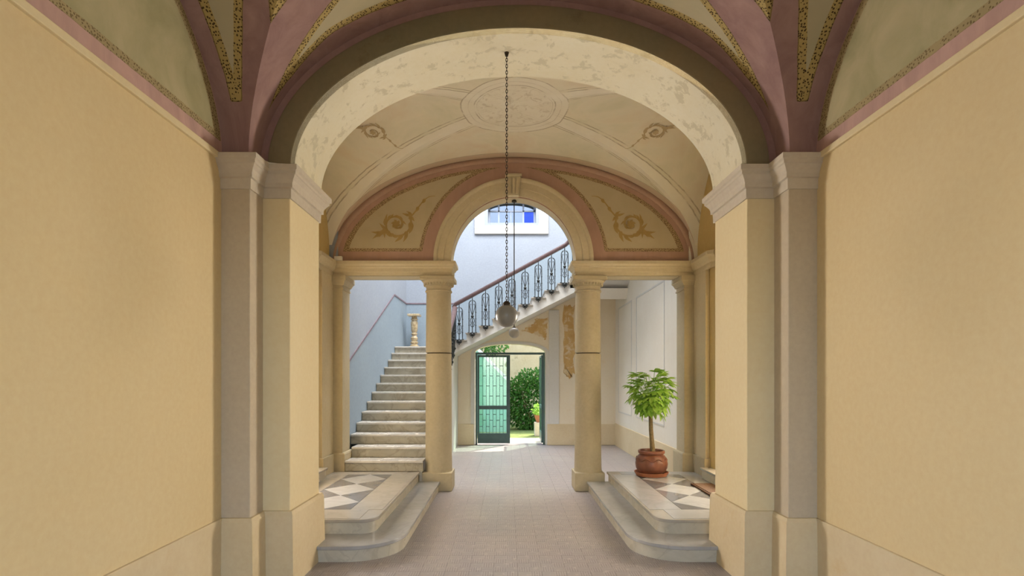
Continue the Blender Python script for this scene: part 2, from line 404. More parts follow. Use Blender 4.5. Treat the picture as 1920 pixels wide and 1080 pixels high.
# ------------------------------------------------------------------ near bay: walls, piers, cornices
SIDE = {-1: 'left', 1: 'right'}
for sg in (-1, 1):
    nm = SIDE[sg]
    w = MB().box(-2.6, -XW, Y0, YP+.1, 0, ZC+.01).side(sg).build('wall_'+nm, M['yellow'])
    tag(w, f'plain yellow plaster wall on the {nm} of the vaulted hall', 'wall', kind=ST)
    MB().box(-XW-.1, -XW+.018, Y0, YP, 0, .57).side(sg).build('dado', M['dado'], w, bevel=.006)
    MB().box(-XW-.1, -XW+.022, Y0, YP, ZC-.035, ZC+.012).side(sg).build('fillet', M['cream'], w, bevel=.006)
    # lunette above the wall
    def lun(u, v):
        th = (u-.5)*pi; y = NV['Yc']+NV['a']*sin(th); z = v*NV['R']*cos(th)
        s = min(z-.115, (1-hypot((y-NV['Yc'])/NV['a'], z/NV['R']))*1.3-.004)
        return (-XW-.004, y, ZC+z), {'sd': s}
    MB().grid(lun, 120, 40).side(sg).build('lunette', M['lunette'], w)
    # pier with projecting pilaster
    p = MB().prism([(-2.9, YA), (-XJ, YA), (-XJ, YB), (-2.9, YB)], 0, ZC).side(sg).build('wall_arch_'+nm, M['cream'], bevel=.008)
    tag(p, f'cream plaster pier carrying the {nm} foot of the big arch', 'pier', kind=ST)
    MB().box(-2.4, -XR, YP, YA+.02, 0, ZC).side(sg).build('pilaster', M['greytrim'], p, bevel=.008)
    path = [(-XW-.02, YP), (-XR, YP), (-XR, YA), (-XJ, YA), (-XJ, YB), (-2.75, YB)]
    base = [(-.05, 0), (.045, 0), (.04, .1), (.032, .54), (.02, .57), (-.05, .57)]
    MB().sweep(path, base).side(sg).build('pier_base', M['dado'], p)
    cp = [(-.03, 2.985), (.012, 2.985), (.014, 3.06), (.03, 3.066), (.03, 3.095), (.04, 3.12), (.062, 3.15), (.07, 3.155), (.07, 3.175), (.085, 3.185), (.085, ZC+.002), (-.03, ZC+.002)]
    co = MB().sweep(path, cp).side(sg).build('cornice', M['cornice'], p)

# arch between the near and the middle bay
IA, IR = 1.755, 1.074
aw = thing('wall_arch', 'broad basket arch wall between the near and middle vaults', 'arch', kind=ST)
def ring(a0, r0, a1, r1, y, n=96, e=1.0):
    mb = MB()
    def f(u, v):
        t = pi*u; a = a0+(a1-a0)*v; r = r0+(r1-r0)*v
        return (-a*cos(t), y, ZC+r*sin(t)), {}
    return mb.grid(f, n, 4)
ring(1.92, 1.24, 2.9, 1.9, YA).build('spandrel', M['purplewall'], aw)
ring(IA, IR, 3.2, 2.0, YB).build('rear_face', M['midtrim'], aw)
def sof(u, v):
    t = pi*u; return (-IA*cos(t), YA-.02+(YB+.003-YA+.02)*v, ZC+IR*sin(t)), {}
MB().grid(sof, 96, 10).build('soffit', M['soffit'], aw, smooth='all')
# archivolt, a flat band a little proud of the wall
def arch_sweep(a, r, prof, y, zc=ZC, n=96, t0=0, t1=pi):
    """profile (outward offset from the intrados, projection towards -y)"""
    mb = MB(); k = len(prof)
    for i in range(n+1):
        t = t0+(t1-t0)*i/n
        for o, q in prof: mb.v.append((-(a+o)*cos(t), y-q, zc+(r+o)*sin(t)))
    mb.f += [(i*k+j, (i+1)*k+j, (i+1)*k+j+1, i*k+j+1) for i in range(n) for j in range(k-1)]
    return mb
arch_sweep(IA, IR, [(0, -.05), (0, .018), (.006, .024), (.168, .024), (.18, .018), (.18, -.02)], YA).build('archivolt', M['archface'], aw, smooth=True)

# ------------------------------------------------------------------ near vault
cl = thing('ceiling', 'frescoed groin vault with mauve ribs over the near bay', 'ceiling', kind=ST)
P = NV
clip = lambda x, a, b: max(a, min(b, x))
def front_cell(sgn):
    def f(i, j):
        th = (i-.5)*pi; u = abs(sin(th)); x = P['W']*sin(th); z = P['R']*cos(th)
        q0 = P['a']*u; q1 = YA-P['Yc']+.005; q = q0+(q1-q0)*j
        e = 1.32+1.19*u; g = .08+.5*clip(.86-u, 0, .16)
        s2 = min(q-e, (YA-P['Yc'])-g-q)
        s3 = min(.85*(.83-u), (1.5*(.83-u)-(q-q0))*.8, .3)
        return (x, P['Yc']+sgn*q, ZC+z), {'sd': max(s2, s3)}
    return MB().grid(f, 140, 44)
def side_cell(sgn):
    def f(i, j):
        th = (i-.5)*pi; v = abs(sin(th)); y = P['Yc']+P['a']*sin(th); z = P['R']*cos(th)
        p0 = P['W']*v; p1 = XW+.005; p = p0+(p1-p0)*j
        wc = .08+.8*clip(.96-v, 0, .2)
        s1 = min(2.08-p, p-p0-wc, z-.37)
        s3 = min(.85*(.83-v), (1.3*(.83-v)-(p-p0))*.8)
        return (sgn*p, y, ZC+z), {'sd': max(s1, s3)}
    return MB().grid(f, 140, 36)
for sgn in (1, -1):
    front_cell(sgn).build('vault_web', M['nearvault'], cl, smooth=True)
    side_cell(sgn).build('vault_web', M['nearvault'], cl, smooth=True)

# street wall behind the camera with the open portal
wr = wall_mb(-2.9, 2.9, 0, 5.0, [(-1.3, 1.3, 0, 2.4, .9)], lambda x, d, z: (x, Y0-d, z), .5).build('wall_rear', M['yellow'])
tag(wr, 'yellow street wall with open arched portal behind the viewer', 'wall', kind=ST)

# ------------------------------------------------------------------ middle bay
Q = dict(W=2.6, R=1.5, Yc=(YB+YS)/2, a=(YS-YB)/2)
cm = thing('ceiling', 'faded pale groin vault with a round medallion over the middle bay', 'ceiling', kind=ST)
def mid_front(sgn):
    def f(i, j):
        th = (i-.5)*pi; u = abs(sin(th)); x = Q['W']*sin(th); z = Q['R']*cos(th)
        q0 = Q['a']*u; q1 = Q['a']+.02; q = q0+(q1-q0)*j; y = Q['Yc']+sgn*q
        return (x, y, ZC+z), {'groin': (q-q0)*.9, 'ring': hypot(x, y-Q['Yc']), 'edge': (Q['a']-q) if sgn > 0 else .5}
    return MB().grid(f, 140, 24)
def mid_side(sgn):
    def f(i, j):
        th = (i-.5)*pi; v = abs(sin(th)); y = Q['Yc']+Q['a']*sin(th); z = Q['R']*cos(th)
        p0 = Q['W']*v; p1 = XM+.02; p = p0+(p1-p0)*j
        return (sgn*p, y, ZC+z), {'groin': (p-p0)*.5, 'ring': hypot(p, y-Q['Yc']), 'edge': .5}
    return MB().grid(f, 140, 40)
for sgn in (1, -1):
    mid_front(sgn).build('vault_web', M['midvault'], cm, smooth=True)
    mid_side(sgn).build('vault_web', M['midvault'], cm, smooth=True)

def scroll_strokes(rad=.2, turns=1.6, tail=.45, seed=3):
    """an acanthus scroll as tapered strokes: a stem that curls into a spiral, leaves lying along its growth"""
    rng = random.Random(seed); st = []; f = rad/.2; n = 52
    sp = []
    for k in range(n+1):
        t = k/n; a = .75-turns*2*pi*t; r = rad*(1-.86*t**.8)
        sp.append((r*cos(a), r*sin(a)))
    tl = [(rad*.75+tail*(1-k/8), rad*.62+tail*.72*(1-k/8)+.05*f*sin(k*.6)) for k in range(8)]     # tail running up to the tip
    stem = tl+sp
    st.append((stem, [.006*f+.02*f*min(1, k/10)*(1-.4*k/len(stem)) for k in range(len(stem))]))
    def leaf(x, y, a, L, w, curl):
        pts = [(x+L*t*cos(a+curl*t), y+L*t*sin(a+curl*t)) for t in (0, .2, .45, .7, 1)]
        st.append((pts, [w*.25, w*.8, w, w*.6, .002]))
    for i in range(3, len(stem)-14, 2):
        (x, y), (x2, y2) = stem[i], stem[i+1]; a = math.atan2(y2-y, x2-x)
        big = .55+.45*sin(pi*min(1, i/34)); L = rad*.62*big*rng.uniform(.7, 1.2); w = .042*f*big
        leaf(x, y, a+rng.uniform(.35, .7), L, w, rng.uniform(-.7, -.1))
        if i < 12: leaf(x, y, a-rng.uniform(.35, .7), L*.7, w*.8, rng.uniform(.1, .6))
        elif rng.random() < .6: leaf(x, y, a-.5, L*.4, w*.7, .5)
    for k in range(6):                             # sprays at the foot of the scroll
        a = pi+.05+k*.22; leaf(-rad*.55, -rad*.55+.02*k*f, a, rad*rng.uniform(.6, 1.0), .045*f, rng.uniform(-.3, .3))
    for k in range(6):                             # rosette
        a = k*pi/3+.3; leaf(0, 0, a, rad*.3, .045*f, .6)
    return st
def ribbons(st, m):
    mb = MB()
    for q, (pts, ws) in enumerate(st):
        n = len(pts); L = []; h = .0002*q
        for i, p in enumerate(pts):
            a = pts[max(i-1, 0)]; b = pts[min(i+1, n-1)]; dx, dy = b[0]-a[0], b[1]-a[1]; l = hypot(dx, dy) or 1
            w = ws[i]/2; L += [m(p[0]-dy/l*w, p[1]+dx/l*w, h), m(p[0]+dy/l*w, p[1]-dx/l*w, h)]
        mb.add(L, [(2*i, 2*i+1, 2*i+3, 2*i+2) for i in range(n-1)])
    return mb
def on_side_cell(a, b, sgn, h, cx=1.75, cy=6.6):
    p = cx-a; y = cy-b*.9; v = (y-Q['Yc'])/Q['a']; z = Q['R']*sqrt(max(0, 1-v*v))
    return (sgn*p, y, ZC+z-.004-h)
for sgn in (-1, 1):
    ribbons(scroll_strokes(.15, 1.6, .22), lambda a, b, h: on_side_cell(a, -b, sgn, h)).build('painted_scroll', M['scrollfaint'], cm)

# middle bay side walls with doorways
for sg in (-1, 1):
    nm = SIDE[sg]
    w = wall_mb(YB, YS+.3, 0, ZC+1.6, [(5.75, 6.86, .42, 2.75, 0)], lambda y, d, z: (-XM-d, y, z), .3).side(sg).build('wall_side_'+nm, M['ochre'])
    tag(w, f'ochre side wall of the middle bay on the {nm} with a doorway', 'wall', kind=ST)
    MB().box(-XM, -XM+.055, 7.08, YS+.02, .28, ZC).side(sg).build('pilaster', M['entab'], w, bevel=.006)
    MB().box(-XM, -XM+.085, 7.04, YS+.02, .28, .53).side(sg).build('pilaster_base', M['stone'], w, bevel=.006)
    MB().sweep([(-XM, 6.85), (-XM+.05, 6.9), (-XM+.05, YS-.02)], [(-.02, 3.03), (.01, 3.03), (.01, 3.1), (.03, 3.12), (.05, 3.16), (.07, 3.19), (.07, 3.235), (-.02, 3.235)]).side(sg).build('cornice', M['entab'], w)
    # a short unseen passage outside the doorway, lengthened to house its slanted lamp
    for (xa, xb, ya, yb_, za, zb, pn, pm) in ((-4.65, -4.6, 5.4, 8.7, 0, 3, 'passage_wall', 'white'), (-4.6, -XM-.29, 5.4, 5.46, 0, 3, 'passage_wall', 'white'),
            (-4.6, -XS-.29, 8.64, 8.7, 0, 3, 'passage_wall', 'white'), (-4.65, -XM-.2, 5.4, 8.7, 2.95, 3.05, 'passage_ceiling', 'white'), (-4.6, -XM-.29, 5.46, 8.64, .3, .42, 'passage_floor', 'marble2')):
        MB().box(xa, xb, ya, yb_, za, zb).side(sg).build(pn, M[pm], w)
    st = MB().box(-XM+.005, -2.46, 5.75, 6.98, .284, .392).side(sg).build('door_step', M['riser'])
    tag(st, f'low white marble doorstep at the {nm} doorway beside the pier', 'step')
    MB().box(-XM+.005, -2.44, 5.73, 7.0, .392, .42).side(sg).build('tread', M['marble'], st, bevel=.006)

# column screen wall with the round arch
AA, AR, Z1 = .88, .925, 3.235
sw = thing('wall_screen', 'frescoed tympanum wall with round arch resting on two columns', 'wall', kind=ST)
def tym(u, v):
    t = pi*u; a = AA+(2.66-AA)*v; r = AR+(1.56-AR)*v
    x = -a*cos(t); z = r*sin(t)
    rad = hypot(x, z*AA/AR)
    s = min(z-.165, rad-1.30, (1-hypot(x/2.43, z/1.36))*1.45)
    return (x, YS, Z1-.015+z), {'sd': s}
MB().grid(tym, 220, 60).build('tympanum', M['tympanum'], sw)
def sofit(u, v):
    t = pi*u; return (-AA*cos(t), YS-.02+(YS2-YS+.02)*v, Z1+AR*sin(t)), {}
MB().grid(sofit, 80, 4).build('arch_soffit', M['entab'], sw, smooth='all')
# rear face above the lintel, seen from the stairwell
wall_mb(-XS-.1, XS+.1, Z1, 9.5, [(-AA, AA, Z1, Z1, AR)], lambda x, d, z: (x, YS2-d, z), .02, n=40).build('rear_face', M['bluewall'], sw)
arch_sweep(AA, AR, [(0, -.02), (0, .03), (.015, .036), (.1, .036), (.105, .05), (.19, .05), (.2, .066), (.225, .075), (.245, .07), (.25, .05), (.25, -.01)], YS, Z1).build('archivolt', M['entab'], sw, smooth=True)
# plaster hood line between vault and tympanum
arch_sweep(2.5, 1.42, [(0, -.01), (0, .012), (.02, .022), (.05, .022), (.07, .012), (.07, -.01)], YS, ZC).build('hood_moulding', M['midtrim'], sw, smooth=True)
ks = thing('keystone', 'small fluted keystone at the crown of the round arch', 'keystone', kind=ST)
MB().prism([(-.075, Z1+AR-.01), (.075, Z1+AR-.01), (.1, Z1+AR+.25), (-.1, Z1+AR+.25)], YS-.1, YS+.05, lambda a, b, c: (a, c, b)).build('block', M['entab'], ks, bevel=.006)
for k in (-1, 0, 1):
    MB().prism([(k*.045-.014, Z1+AR+.01), (k*.045+.014, Z1+AR+.01), (k*.055+.016, Z1+AR+.22), (k*.055-.016, Z1+AR+.22)], YS-.118, YS-.09, lambda a, b, c: (a, c, b)).build('flute', M['entab'], ks, bevel=.004)
MB().box(-.115, .115, YS-.125, YS+.05, Z1+AR+.25, Z1+AR+.285).build('cap', M['entab'], ks, bevel=.006)
for sg in (-1, 1):
    def onw(a, b, h):
        return (sg*(1.66-a*1.05), YS-.004-h, 3.77+b)
    ribbons(scroll_strokes(.225, 1.6, .36), onw).build('painted_scroll', M['scroll'], sw)

# lintels, wall responds, columns
colgroup = 'pair of columns under the round arch'
for sg in (-1, 1):
    nm = SIDE[sg]
    li = MB().box(-XM-.2, -AA, YS-.02, YS2+.02, 3.035, Z1).side(sg).build('trim_lintel', M['entab'])
    tag(li, f'moulded cream lintel from the {nm} wall to the {nm} column', 'lintel', kind=ST)
    pth = [(-XM-.1, YS-.02), (-AA, YS-.02), (-AA, YS2+.02), (-XM-.1, YS2+.02)]
    MB().sweep(pth, [(-.02, 3.035), (.006, 3.035), (.006, 3.085), (.016, 3.09), (.016, 3.14), (.034, 3.155), (.036, 3.17), (.058, 3.19), (.066, 3.195), (.066, 3.237), (-.02, 3.237)]).side(sg).build('cornice', M['entab'], li)
    # respond against the wall
    re = MB().box(-XM, -2.41, YS-.03, YS2+.03, .28, 3.035).side(sg).build('trim_respond', M['stone'])
    tag(re, f'cream wall pilaster at the outer end of the {nm} lintel', 'pilaster', kind=ST)
    rp = [(-XM, YS-.03), (-2.41, YS-.03), (-2.41, YS2+.03), (-XM, YS2+.03)]
    MB().sweep(rp, [(-.02, 2.84), (.014, 2.84), (.014, 2.86), (.004, 2.865), (.004, 2.9), (.02, 2.905), (.03, 2.93), (.05, 2.965), (.06, 2.97), (.06, 3.036), (-.02, 3.036)]).side(sg).build('capital', M['stone'], re)
    MB().sweep(rp, [(-.02, .0), (.04, .0), (.04, .52), (.03, .54), (-.02, .54)]).side(sg).build('base', M['stone'], re)
    # column
    cx, cy = sg*1.075, YS+.14
    co = thing('column', f'round cream stone column on the {nm} of the passage, beside the '+('marble stairs' if sg < 0 else 'potted tree'), 'column', (cx, cy, 0), group=colgroup)
    MB().box(-.21, .21, -.205, .205, 0, .26).build('plinth', M['stone'], co, bevel=.01)
    MB().lathe([(.196, .26), (.194, .3), (.19, .5), (.187, 1.2), (.184, 1.941), (.164, 1.943)], n=40).build('lower_shaft', M['stone'], co, smooth=True)
    MB().lathe([(.164, 1.954), (.184, 1.956), (.181, 2.4), (.176, 2.8), (.176, 2.82)], n=40).build('upper_shaft', M['stone'], co, smooth=True)
    MB().lathe([(.165, 1.9425), (.165, 1.9545)], n=40).build('joint', M['soil'], co, smooth=True)
    ca = MB().lathe([(.17, 2.82), (.188, 2.822), (.194, 2.835), (.188, 2.848), (.178, 2.852), (.178, 2.9), (.19, 2.904), (.196, 2.915), (.205, 2.935), (.225, 2.965), (.232, 2.975), (.2, 2.98)], n=40).build('capital', M['stone'], co, smooth=True)
    MB().box(-.238, .238, -.225, .225, 2.975, 3.035).build('abacus', M['stone'], ca, bevel=.008)
    eggs = MB()
    for k in range(28):
        a = 2*pi*k/28; eggs.lathe([(.004, -.02), (.011, -.008), (.011, .01), (.004, .02)], (.207*cos(a), .207*sin(a), 2.928), 6)
    eggs.build('egg_moulding', M['stone'], ca, smooth=True)

# ------------------------------------------------------------------ marble platforms
def arc(cx, cy, r, a0, a1, n=10): return [(cx+r*cos(a0+(a1-a0)*k/n), cy+r*sin(a0+(a1-a0)*k/n)) for k in range(n+1)]
for sg in (-1, 1):
    nm = SIDE[sg]
    lab = 'marble platform with two steps and inlaid diamonds '+('at the foot of the stairs' if sg < 0 else 'under the potted tree')
    pf = thing('marble_platform', lab, 'platform', (0, 0, 0))
    yb = 7.5
    def plate(xo, yf, r, ins, z0, z1):
        xe, ye = -xo-ins, yf+ins; rr = max(r-ins, .02)
        if yf < YB: poly = [(-1.732, ye)]+arc(xe-rr, ye+rr, rr, -pi/2, 0)+[(xe, yb), (-2.59, yb), (-2.59, 4.825), (-1.732, 4.825)]
        else: poly = [(-2.59, ye)]+arc(xe-rr, ye+rr, rr, -pi/2, 0)+[(xe, yb), (-2.59, yb)]
        return MB().prism(poly, z0, z1)
    plate(1.03, 4.6, .45, .025, 0, .11).side(sg).build('riser', M['riser'], pf, smooth=True)
    plate(1.03, 4.6, .45, 0, .11, .142).side(sg).build('tread', M['marble2'], pf, smooth=True, bevel=.004)
    plate(1.31, 4.95, .16, .025, .142, .25).side(sg).build('riser', M['riser'], pf, smooth=True)
    plate(1.31, 4.95, .16, 0, .25, .28).side(sg).build('tread', M['marble'], pf, smooth=True, bevel=.004)
    # inlay: white diamonds between dark triangles in a pale frame
    X0, X1, Ya, D = -2.25, -1.655, 5.33, .64
    xc = (X0+X1)/2; g = .002; zt = .2835
    for k in range(3):
        yc = Ya+D*(k+.5); h = D/2-g*1.5; wv = (X1-X0)/2-g*1.5
        MB().prism([(xc-wv, yc), (xc, yc-h), (xc+wv, yc), (xc, yc+h)], .279, zt).side(sg).build('inlay_diamond', M['diamond'], pf)
        for s_ in (-1, 1):
            xe = X0+g if s_ < 0 else X1-g
            if k < 2:
                MB().prism([(xe, yc+g*3), (xe, yc+D-g*3), (xc+s_*g*3, yc+D/2)][::s_], .279, zt).side(sg).build('inlay_triangle', M['slate'], pf)
    for s_ in (-1, 1):
        xe = X0+g if s_ < 0 else X1-g
        for ya, sy in ((Ya, 1), (Ya+3*D, -1)):
            MB().prism([(xe, ya+sy*g), (xc+s_*g*3, ya+sy*g), (xe, ya+sy*(D/2-g*3))], .279, zt).side(sg).build('inlay_triangle', M['slate'], pf)
    for (a, b, c, d) in ((-2.585, X0-.004, Ya, Ya+3*D), (X1+.004, -1.335, Ya, Ya+3*D), (-2.585, -1.47, Ya+3*D+.004, yb-.06), (-2.585, -1.47, 4.98, Ya-.004)):
        MB().box(a, b, c, d, .279, zt-.0005).side(sg).build('border_slab', M['marble' if sg < 0 else 'marble2'], pf)
mt = MB().box(2.17, 2.43, 5.45, 6.56, .2845, .3)
bm_ = mt.build('doormat', M['mat']); tag(bm_, 'coarse brown doormat on the right platform at the doorstep', 'doormat')
MB().box(2.19, 2.41, 5.47, 6.54, .3, .306).build('pile', M['mat'], bm_)

# ------------------------------------------------------------------ stairwell shell
ws = wall_mb(YS2-.02, YE, lambda y: 0, lambda y: min(1.87+.4645*(y-8.13), 3.34), [], lambda y, d, z: (-XS-d, y, z), .3, 1)
MBL = MB()
prof = [(YS2-.3, 0), (YE, 0), (YE, 3.34), (11.30, 3.34), (8.13, 1.87), (YS2-.3, 1.59)]
wl_ = MB().prism(prof, XS, XS+.3, lambda a, b, c: (-c, a, b)).build('wall_stair_left', M['bluedado'])
tag(wl_, 'pale blue stairwell wall with grey blue dado beside the marble stairs', 'wall', kind=ST)
MB().prism([(YS2-.3, 1.59), (8.13, 1.87), (11.30, 3.34), (YE, 3.34), (YE, 9.5), (YS2-.3, 9.5)], XS, XS+.3, lambda a, b, c: (-c, a, b)).build('upper_wall', M['bluewall'], wl_)
MB().prism([(YS2, 1.73), (8.13, 1.87), (11.30, 3.34), (YE, 3.34), (YE, 3.37), (11.29, 3.37), (8.12, 1.90), (YS2, 1.76)], XS-.012, XS+.02, lambda a, b, c: (-c, a, b)).build('dado_rail', M['brownline'], wl_)

wrs = MB().box(XS, XS+.3, YS2-.3, YE, 0, 9.5).build('wall_stair_right', M['creamwall'])
tag(wrs, 'pale cream stairwell wall behind the potted tree', 'wall', kind=ST)
MB().box(XS-.02, XS+.05, YS2+.02, YE, 0, .52).build('dado', M['dado'], wrs, bevel=.005)
for (ya, yb_) in ((11.0, 12.3), (8.7, 10.6)):
    for (a, b, c, d) in ((ya, ya+.03, .8, 3.2), (yb_-.03, yb_, .8, 3.2), (ya+.03, yb_-.03, 3.17, 3.2), (ya+.03, yb_-.03, .8, .83)):
        MB().box(XS-.008, XS+.02, a, b, c, d).build('panel_moulding', M['white'], wrs)

fl2 = lambda x: 2.22+.539*(x+1.26)
bl = wall_mb(-1.26, XS+.2, 0, lambda x: min(fl2(x), 3.6), [(-.86, .82, 0, 2.2, .2)], lambda x, d, z: (x, YE+d, z), .35, n=16).build('wall_garden', M['patchy'])
tag(bl, 'patchy aged plaster wall around the arched garden door', 'wall', kind=ST)
wall_mb(-XS-.2, -1.26, 0, 3.34, [], lambda x, d, z: (x, YE+d, z), .35).build('landing_dado', M['bluedado'], bl)
dz = lambda x: 3.34+(.539*(x+1.26) if x > -1.26 else 0)
def strips(za, zb, mat, xs, nm_, ops=[]):
    for a, b in zip(xs, xs[1:]):
        wall_mb(a, b, za, zb, [o for o in ops], lambda x, d, z: (x, YE+d, z), .35, n=24).build(nm_, mat, bl)
wall_mb(-1.26, XS+.2, lambda x: min(fl2(x), 3.6), lambda x: min(dz(x), 4.9), [], lambda x, d, z: (x, YE+d, z), .35).build('flight_dado', M['bluedado'], bl)
WX0, WX1, WZ0, WZS, WRI = -.545, .595, 5.27, 5.62, .17
wall_mb(-XS-.2, -1.26, 3.34, 9.5, [], lambda x, d, z: (x, YE+d, z), .35).build('upper_wall', M['bluewall'], bl)
for (a, b, ops) in ((-1.26, -.9, []), (-.9, .95, [(WX0, WX1, WZ0, WZS, WRI)]), (.95, XS+.2, [])):
    wall_mb(a, b, lambda x: min(dz(x), 4.9), 9.5, ops, lambda x, d, z: (x, YE+d, z), .35, n=24).build('upper_wall', M['bluewall'], bl)
MB().box(-XS, -1.26, YE-.012, YE+.02, 3.34, 3.37).build('dado_rail', M['brownline'], bl)
MB().prism([(-1.26, 3.34), (1.3, 4.72), (1.3, 4.75), (-1.26, 3.37)], YE-.012, YE+.02, lambda a, b, c: (a, c, b)).build('dado_rail', M['brownline'], bl)
# base course, corner strip and bare patches of the garden wall
MB().box(-1.26, -.88, YE-.025, YE+.05, 0, .5).build('base_course', M['dado'], bl, bevel=.005)
MB().box(.86, XS, YE-.025, YE+.05, 0, .5).build('base_course', M['dado'], bl, bevel=.005)
MB().box(.9, 1.14, YE-.03, YE+.05, .5, 3.2).build('door_strip', M['white'], bl, bevel=.005)
def jag(poly, rng, amt=.035, m=9):
    out = []
    for (x, y), (x2, y2) in zip(poly, poly[1:]+poly[:1]):
        for k in range(m): out.append((x+(x2-x)*k/m+rng.uniform(-amt, amt), y+(y2-y)*k/m+rng.uniform(-amt, amt)))
    return out
rj = random.Random(9)
MB().prism(jag([(1.25, 1.75), (1.4, 1.55), (1.5, 1.7), (1.52, 3.3), (1.25, 3.3)], rj), YE-.006, YE+.05, lambda a, b, c: (a, c, b)).build('bare_patch', M['ochrepatch'], bl)
MB().prism(jag([(.22, 2.72), (.55, 2.64), (.84, 2.5), (.87, 3.02), (.62, 3.0), (.45, 2.8)], rj, .025), YE-.006, YE+.05, lambda a, b, c: (a, c, b)).build('bare_patch', M['ochrepatch'], bl)
MB().prism(jag([(1.92, 1.2), (2.02, 1.2), (2.0, 3.0), (1.94, 3.0)], rj, .012), YE-.006, YE+.05, lambda a, b, c: (a, c, b)).build('bare_patch', M['ochrepatch'], bl)
MB().box(-.95, -.86, YE-.012, YE+.02, 0, 2.2).build('door_reveal', M['white'], bl)
MB().box(.82, .9, YE-.012, YE+.02, 0, 2.2).build('door_reveal', M['white'], bl)
def head(u, v):
    t = pi*u; a = .84+.08*v; return (-.02-a*cos(t), YE-.012, 2.2+(.2+.07*v)*sin(t)), {}
MB().grid(head, 30, 1).build('door_head', M['white'], bl)

ct = MB().box(-XS-.2, XS+.2, YS2-.1, YE+.3, 9.45, 9.6).build('ceiling', M['white'])
tag(ct, 'white flat ceiling high over the stairwell', 'ceiling', kind=ST)

# stair window
wi = thing('window_1', 'small arched stair window with white bars and one blue pane', 'window', (0, 0, 0), kind=ST)
fr = [(-.86, 5.0, .886, 5.12), (-.86, 5.12, -.70, 6.05), (.73, 5.12, .886, 6.05), (-.70, 5.93, .73, 6.05)]
for (a, b, c, d) in fr: MB().box(a, c, YE-.05, YE+.03, b, d).build('surround', M['white'], wi, bevel=.01)
for (a, b, c, d) in ((-.70, 5.12, .73, 5.2), (-.70, 5.2, -.63, 5.93), (.66, 5.2, .73, 5.93)):
    MB().box(a, c, YE-.025, YE+.03, b, d).build('inner_moulding', M['white'], wi, bevel=.008)
yw = YE+.16
for (a, b, c, d) in ((WX0, WZ0, WX1, WZ0+.05), (WX0, WZ0, WX0+.05, WZS+.1), (WX1-.05, WZ0, WX1, WZS+.1)):
    MB().box(a, c, yw, yw+.05, b, d).build('frame', M['sash'], wi, bevel=.005)
zm = WZ0+.31
MB().box(WX0, WX1, yw, yw+.045, zm, zm+.035).build('glazing_bar', M['sash'], wi)
bx = [-.29, .30]
for x in bx: MB().box(x-.02, x+.02, yw, yw+.045, WZ0+.05, WZS+.17).build('glazing_bar', M['sash'], wi)
MB().box(-.008, .012, yw, yw+.04, WZ0+.05, zm).build('glazing_bar', M['sash'], wi)
for i, (a, b) in enumerate(((WX0+.05, bx[0]-.02), (bx[0]+.02, -.008), (.012, bx[1]-.02), (bx[1]+.02, WX1-.05))):
    MB().box(a, b, yw+.02, yw+.026, WZ0+.05, zm).build('pane', M['blueglass' if i == 3 else 'clear'], wi)
for a, b in ((WX0+.05, bx[0]-.02), (bx[0]+.02, bx[1]-.02), (bx[1]+.02, WX1-.05)):
    MB().box(a, b, yw+.02, yw+.026, zm+.035, WZS+.16).build('pane', M['clear'], wi)

# ------------------------------------------------------------------ stairs
RS, TR, ZP = .1525, .32, .28
Y1 = 7.47; XL, XRt = -XS+.005, -1.25
s1 = thing('staircase', 'white marble stairs climbing the blue stairwell wall on the left', 'staircase', (0, 0, 0))
for k in range(1, 14):
    y = Y1+(k-1)*TR; z = ZP+RS*k
    xl = -2.365 if k <= 2 else XL
    if k > 2: xr = XRt
    else: xr = -1.27
    if k <= 2:   # the lowest steps pass in front of the wall pilaster
        pass
    y2 = y+TR+.03 if k < 13 else YE-.002
    MB().box(xl+.001, xr, y+.025, y+.06, z-RS+(.002 if k > 1 else .0045), z-.03).build('riser', M['stairriser'], s1)
    MB().box(xl, xr, y, y2 if k < 13 else y2, z-.03, z).build('tread', M['steptread'], s1, bevel=.006)
poly = [(YS2+.06, 0), (YE-.002, 0), (YE-.002, 2.23)]+[(Y1+12*TR+.03, 2.23)]
for k in range(12, 1, -1):
    poly += [(Y1+k*TR+.06, ZP+RS*k-.031), (Y1+(k-1)*TR+.06, ZP+RS*k-.031)]
poly += [(YS2+.06, ZP+RS-.031)]
MB().prism(poly, 1.252, 1.33, lambda a, b, c: (-c, a, b)).build('flank_wall', M['white'], s1)
MB().box(-1.325, -1.287, 7.502, YS2+.06, 0, ZP+RS-.031).build('cheek', M['riser'], s1)
MB().box(XL, -1.25, 11.36, YE-.002, 2.0, 2.231).build('landing_slab', M['white'], s1)

T2 = .283; XK = -1.26; YF = 11.5; Z2 = ZP+13*RS
s2 = thing('upper_staircase', 'upper stair flight crossing above the garden door', 'staircase', (0, 0, 0))
NK = 10
for k in range(1, NK+1):
    x = XK+(k-1)*T2; z = Z2+RS*k
    x2 = x+T2+.03 if k < NK else XS-.002
    MB().box(x+.012, x+.05, YF+.01, YE-.002, z-RS, z-.03).build('riser', M['stairriser'], s2)
    MB().box(x-.01, x2, YF-.03, YE-.002, z-.03, z).build('tread', M['marble'], s2, bevel=.005)
poly = [(XK+.01, Z2-.02)]
for k in range(1, NK+1): poly += [(XK+(k-1)*T2+.01, Z2+RS*k-.031), (XK+k*T2+.01, Z2+RS*k-.031)]
XT = XK+NK*T2
poly += [(XT+.01, Z2+RS*NK-.26), (XK+NK*T2-.15, Z2+RS*NK-.32), (XK+.1, 2.16), (XK+.01, 2.1)]
MB().prism(poly, YF, YE-.002, lambda a, b, c: (a, c, b)).build('string', M['white'], s2)
